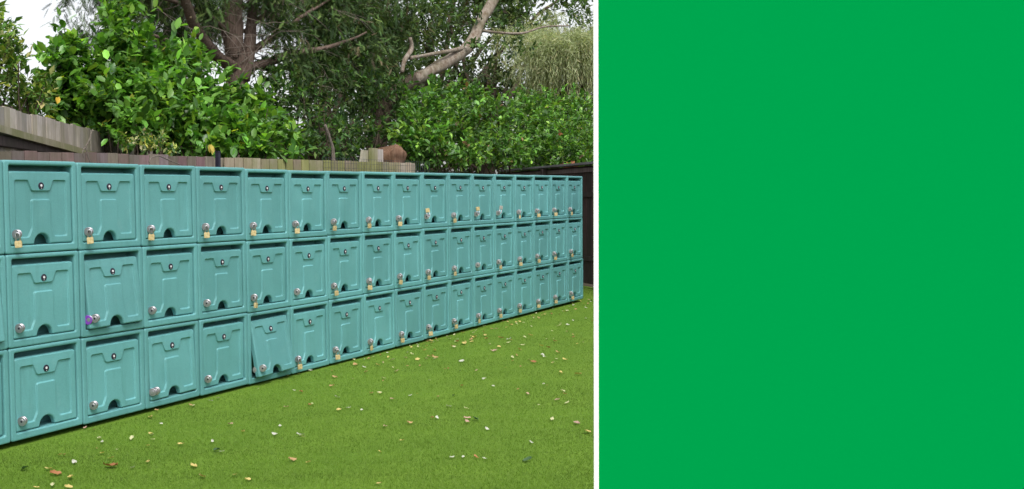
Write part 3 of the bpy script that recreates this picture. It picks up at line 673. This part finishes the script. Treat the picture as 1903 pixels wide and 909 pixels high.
bgtree('dark broadleaf tree behind the leaning trunk with small sky gaps', [Lb(840, 110, 80, 60, 7.5), Lb(900, 150, 70, 40, 7), Lb(930, 60, 60, 60, 8), Lb(960, 120, 60, 50, 7.5), Lb(830, 30, 90, 70, 9), Lb(760, 150, 60, 60, 7), Lb(1010, 60, 45, 50, 8.5), Lb(700, 100, 70, 80, 8)], (905, 8, 5, .22), 24, .16, DK, weights=[.33, .25, .27, .1, .05], shell=.1, rough_=.4)
bgtree('dense dark evergreen tree far behind the conifer and thicket', [Lb(560, 190, 90, 60, 7), Lb(650, 140, 90, 80, 8), Lb(480, 190, 80, 55, 7), Lb(620, 60, 80, 60, 9), Lb(700, 200, 90, 70, 7), Lb(540, 120, 70, 42, 8)], (600, 8, 4, .25), 26, .16, DK, weights=[.33, .25, .27, .1, .05], shell=.1)
bgtree('darker broadleaf tree seen through gaps behind the laurel', [Lb(200, 190, 90, 60, 6), Lb(330, 180, 90, 60, 6.5), Lb(420, 190, 70, 50, 7), Lb(90, 200, 80, 45, 5.5), Lb(300, 120, 70, 40, 7), Lb(0, 190, 70, 60, 5.5)], (260, 6.5, 3, .2), 34, .14, DK, weights=[.33, .25, .27, .1, .05], shell=.1)
bgtree('leafy pale green tree behind the willow at the right edge', [Lb(1085, 60, 35, 60, 8), Lb(1130, 100, 60, 80, 8), Lb(1060, 200, 80, 70, 8), Lb(980, 210, 80, 50, 8), Lb(1180, 180, 80, 90, 7)], (1100, 8, 4, .2), 34, .15, [(.09, .15, .04), (.14, .19, .06), (.06, .10, .03)], shell=.1)
bgtree('tall dark tree mass closing the view at the right rear', [Lb(760, 60, 150, 110, 12), Lb(900, 10, 130, 70, 12.5), Lb(900, 170, 140, 70, 11), Lb(700, 190, 130, 90, 11), Lb(1000, 200, 120, 70, 12), Lb(600, 130, 110, 90, 12), Lb(860, -60, 200, 60, 12), Lb(640, 20, 130, 60, 13), Lb(950, 30, 60, 45, 11), Lb(1060, -20, 70, 45, 11)], (800, 12, 7, .3), 26, .26, DK, weights=[.33, .25, .27, .1, .05], shell=.05, rough_=.3)
bgtree('low dark scrub trees far behind the fences', [Lb(x, 285, 110, 85, 9) for x in (220, 350, 480, 620, 760, 900, 1030, 1180)], (700, 9, 2, .15), 48, .22, DK, weights=[.33, .25, .27, .1, .05], shell=.05)
bgtree('low dark hedge trees filling behind the right hedge', [Lb(820, 260, 100, 50, 5.5), Lb(930, 265, 100, 50, 5.5), Lb(1040, 270, 100, 48, 6), Lb(1150, 270, 100, 60, 5)], (950, 5.5, 2, .12), 34, .13, DK, 'hedge_tree', weights=[.33, .25, .27, .1, .05], shell=.1)

# thin leaning stem and dead twigs over the lockers
def stem(name, label, pts, m, Y, cat='branch'):
    bm = bmesh.new()
    for line in pts: limb(bm, [(*at(x, y, Y), w_*depth(at(x, y, Y))/F) for x, y, w_ in line], 7, 5, .2)
    return tag(bm_obj(name, bm, m, None, True), label, cat)
stem('bare_stem', 'thin bare pale stem leaning out of the thicket behind grey fence', [[(604, 232, 2.5), (612, 255, 3), (618, 275, 3.5), (620, 302, 4), (621, 330, 4)]], M_twig, 1.5)
stem('dead_twig', 'forked pale dead twig hanging in front of the mossy rail', [[(172, 240, .8), (165, 262, 1.3), (159, 273, 1.5)], [(159, 273, 1.3), (154, 282, 1.2), (155, 293, 1)], [(159, 273, 1.2), (163, 288, 1.2), (168, 303, 1)]], M_twig, .8)
stem('dead_twig', 'thin tan twig arching over the lockers below the variegated shrub', [[(276, 302, .8), (282, 293, 1), (295, 289, 1.2)], [(295, 289, 1.2), (315, 298, 1.1), (335, 306, .8)]], M_twig, .75)
# single leaves that stand out
def big_leaf(name, label, px, py, Y, L, col, d=(0, -.2, -1)):
    p = np.array(at(px, py, Y)); n = 3; P = p + rng.normal(size=(n, 3))*.01; D = np.tile(np.array(d, float), (n, 1)) + rng.normal(size=(n, 3))*.2
    o = scatter(name, LEAF, P, D, np.tile(np.array([-.3, -1, .2]), (n, 1)), np.full(n, L)*np.array([1, .8, .6]), np.tile(np.array(col), (n, 1)), M_dryleaf); tag(o, label, 'leaf'); return o
big_leaf('yellow_leaf', 'yellow leaves drooping over the brown fence below the laurel', 391, 270, 1.45, .095, (.50, .40, .08))
big_leaf('yellow_leaf', 'single orange-yellow leaf hanging in the laurel above the left fence', 105, 181, 2.2, .07, (.55, .36, .04))
def dead_bunch(label, px, py, Y, rx, ry, n, d, col=((.30, .10, .05), (.42, .17, .08))):
    c, r = Lb(px, py, rx, ry, Y); P = c + (unit(n)*rng.random((n, 1))**.5*r) @ AX; D = np.tile(np.array(d, float), (n, 1)) + unit(n)*.7
    cc = np.array(col); o = scatter('dead_leaves', SMALL, P, D, unit(n), .07+.06*rng.random(n), cc[rng.integers(0, len(cc), n)], M_dryleaf); tag(o, label, 'dead leaves')
dead_bunch('rusty brown bunch of dead leaves hanging in the right hedge', 1040, 255, 2.5, 5, 16, 40, (0, 0, -1))
dead_bunch('heap of brown dead leaves lying on the grey fence capping', 1056, 308, 1.6, 20, 4, 60, (1, 0, .1))

# ------------------------------------------------------------------ fallen leaves on the lawn
PAL = {'pale cream': (.52, .52, .30), 'yellow': (.54, .43, .16), 'tan': (.42, .27, .13), 'orange-brown': (.36, .16, .07), 'whitish': (.55, .55, .48), 'pinkish brown': (.50, .33, .26), 'dark green': (.06, .12, .05)}
def leaf_mesh(col, v):
    bm = bmesh.new(); wd = random.uniform(.26, .42); cu = random.uniform(.05, .35); tw = random.uniform(-.2, .2); rows = []
    for i in range(7):
        t = i/6; w_ = wd*math.sin(math.pi*(.06+.94*t)**.9)*.9 + .01; zc = cu*(t-.5)**2*1.6
        rows.append([bm.verts.new((s*w_, t-.5, max(0, zc + abs(s)*.12*random.uniform(.3, 1.6) + tw*s*t*.5 + .06))) for s in (-1, -.5, 0, .5, 1)])
    for a, b in zip(rows, rows[1:]):
        for k in range(4): bm.faces.new((a[k], a[k+1], b[k+1], b[k]))
    zm = min(v.co.z for v in bm.verts)
    for v in bm.verts: v.co.z -= zm
    me = bpy.data.meshes.new('fallen_leaf'); bm.to_mesh(me); bm.free(); me.materials.append(M_dryleaf)
    color_attr(me, np.tile(np.array(col)*random.uniform(.85, 1.15), (len(me.vertices), 1))); me.polygons.foreach_set('use_smooth', [True]*len(me.polygons)); return me
LM = {k: [leaf_mesh(c, i) for i in range(5)] for k, c in PAL.items()}
def drop(px, py, kind, size=.035, label=None, rot=None):
    p = ground_at(px, py, LZ+.012)
    o = bpy.data.objects.new('fallen_leaf', random.choice(LM[kind])); C.objects.link(o); o.location = p; o.scale = (size, size, size)
    o.rotation_euler = (R(random.uniform(-22, 22)), R(random.uniform(-22, 22)), rot if rot is not None else random.uniform(0, 6.28)); o.location.z = LZ + .012
    sz = 'small' if size < .035 else 'larger'
    tag(o, label or f'{sz} {kind} fallen leaf lying on the green lawn', 'fallen leaf', 'fallen leaves scattered on the lawn'); return o
drop(205, 866, 'orange-brown', .07, 'largest curled orange-brown leaf, lying on the lawn at lower left', .6)
drop(103, 880, 'orange-brown', .055, 'dark orange-brown leaf left of the largest leaf on the lawn', 0.9)
drop(131, 887, 'yellow', .05); drop(280, 775, 'yellow', .045); drop(90, 871, 'yellow', .038); drop(190, 842, 'yellow', .04); drop(206, 851, 'yellow', .03)
drop(558, 808, 'whitish', .042); drop(868, 777, 'pinkish brown', .045, 'pinkish fallen leaf beside a dark one in the middle of the lawn'); drop(884, 779, 'dark green', .05, 'dark green fallen leaf beside the pinkish one mid lawn')
drop(803, 776, 'orange-brown', .03); drop(812, 777, 'whitish', .035); drop(45, 871, 'dark green', .05); drop(980, 855, 'dark green', .05); drop(1092, 802, 'yellow', .05)
for x, y, k, s in [(280, 806, 'yellow', .034), (284, 817, 'pale cream', .034), (275, 828, 'yellow', .034), (245, 815, 'pale cream', .05), (185, 815, 'pale cream', .05), (190, 822, 'whitish', .04), (138, 859, 'whitish', .04), (112, 845, 'yellow', .035), (120, 845, 'tan', .035),
                   (428, 788, 'pinkish brown', .04), (452, 802, 'yellow', .04), (510, 807, 'whitish', .04), (395, 820, 'whitish', .03), (412, 839, 'whitish', .034), (403, 836, 'dark green', .05), (360, 866, 'yellow', .05), (375, 885, 'tan', .05), (460, 891, 'yellow', .04), (437, 882, 'yellow', .034), (573, 859, 'yellow', .034),
                   (543, 854, 'tan', .05), (275, 858, 'yellow', .036), (127, 905, 'yellow', .045), (97, 902, 'pale cream', .04), (67, 906, 'yellow', .035), (360, 754, 'pale cream', .035), (405, 740, 'whitish', .045), (392, 745, 'whitish', .035), (560, 728, 'orange-brown', .05), (532, 756, 'pinkish brown', .04), (575, 752, 'orange-brown', .04),
                   (580, 751, 'pale cream', .035), (648, 758, 'whitish', .036), (672, 762, 'whitish', .03), (626, 738, 'whitish', .045), (705, 730, 'pale cream', .04), (690, 731, 'tan', .04), (716, 792, 'pinkish brown', .036), (761, 786, 'tan', .045), (747, 818, 'yellow', .032), (834, 755, 'whitish', .036), (866, 759, 'pale cream', .036),
                   (905, 797, 'whitish', .034), (843, 735, 'dark green', .036), (763, 735, 'whitish', .034), (900, 704, 'whitish', .04), (885, 689, 'pinkish brown', .04), (855, 689, 'dark green', .034), (798, 707, 'whitish', .03), (980, 732, 'pinkish brown', .04), (1054, 749, 'pale cream', .042), (1026, 779, 'pale cream', .045), (1072, 786, 'pinkish brown', .05),
                   (987, 822, 'whitish', .03), (840, 850, 'whitish', .036), (705, 898, 'yellow', .03), (1008, 660, 'whitish', .06), (952, 664, 'pale cream', .05), (965, 649, 'tan', .06), (800, 661, 'yellow', .06), (808, 664, 'tan', .06), (776, 668, 'yellow', .05), (737, 690, 'pinkish brown', .05), (702, 678, 'yellow', .05), (686, 667, 'tan', .05),
                   (850, 635, 'orange-brown', .06), (862, 638, 'yellow', .08), (880, 626, 'yellow', .07), (876, 631, 'tan', .06), (904, 629, 'orange-brown', .06), (660, 678, 'tan', .06), (622, 701, 'tan', .05), (617, 717, 'tan', .05), (918, 652, 'pinkish brown', .06), (960, 660, 'tan', .05), (1055, 604, 'whitish', .07), (1040, 605, 'pale cream', .06)]:
    drop(x, y, k, s*.85)
pf = {k: w_ for k, w_ in zip(PAL, [.26, .2, .18, .07, .2, .08, .01])}
kinds = list(pf)
for i in range(250):
    if i < 95:      # along the foot of the lockers
        wx = random.uniform(0.2, 8.8) if i < 25 else random.uniform(4.0, 9.0); wy = -abs(random.gauss(0.03, .16))
    else:           # over the lawn, more of them further away
        dpt = 4.6*(14/4.6)**(random.random()**.72); lt = random.uniform(-.29, .3)*dpt
        ax = -RC[:2, 2]/np.linalg.norm(RC[:2, 2]); rt = RC[:2, 0]/np.linalg.norm(RC[:2, 0]); wx, wy = CAM[:2] + dpt*ax + lt*rt
        if wy > -.05 or (wx > 8.6 and wx-wy > 9.4): continue
    o = drop(500, 700, random.choices(kinds, list(pf.values()))[0], random.uniform(.016, .036)); o.location = (wx, wy, LZ + .012)

for i in range(62):      # a looser drift in the middle distance
    px = random.uniform(640, 1085); py = random.gauss(650, 26)
    if py < 557 + (1090-px)*.262 + 8 or py > 760: continue
    drop(px, py, random.choices(kinds, list(pf.values()))[0], random.uniform(.022, .05))
for o in [o for o in C.objects if o.name.startswith('fallen_leaf') and o['label'].endswith('on the green lawn')]:
    kind = [k for k in PAL if o.data in LM[k]][0]; z_ = o.scale[0]; sz = 'tiny' if z_ < .03 else 'small' if z_ < .038 else 'medium' if z_ < .046 else 'large'
    k = int(o.location.x // .5); y = -o.location.y
    where = 'left of the first locker column' if k < 0 else f'opposite the {ORD[k]} locker column' if k < 17 else 'beyond the last locker column'
    band = 'at the lockers foot' if y < .25 else 'a step out from them' if y < .8 else 'two steps out' if y < 1.5 else 'well out on the lawn'
    o['label'] = f'{sz} {kind} fallen leaf {where}, {band}'
# ------------------------------------------------------------------ flat green graphic on the right with white strip, added as a standing board
dg = 2.35; e0 = at_depth(1103, 450, dg); rv = e0 - Vector(CAM); rv.z = 0; rv.normalize()     # its end faces the lawn edge-on
g = empty('green_graphic_board', (e0.x, e0.y, 0), (0, 0, math.atan2(-rv.x, rv.y))); s = dg/F/.957; Lg = 2.9
bm = bmesh.new(); add_box(bm, 8.6*s, Lg, .0, .030, LZ+.02, 1.79); bm_obj('panel', bm, M_green, g)
bm = bmesh.new(); add_box(bm, 0, 8.5*s, -.003, .022, LZ, 1.80, .001); bm_obj('white_strip', bm, M_white, g)
tag(g, 'flat green graphic panel with a white edge strip, added as a board on the lawn', 'hoarding')
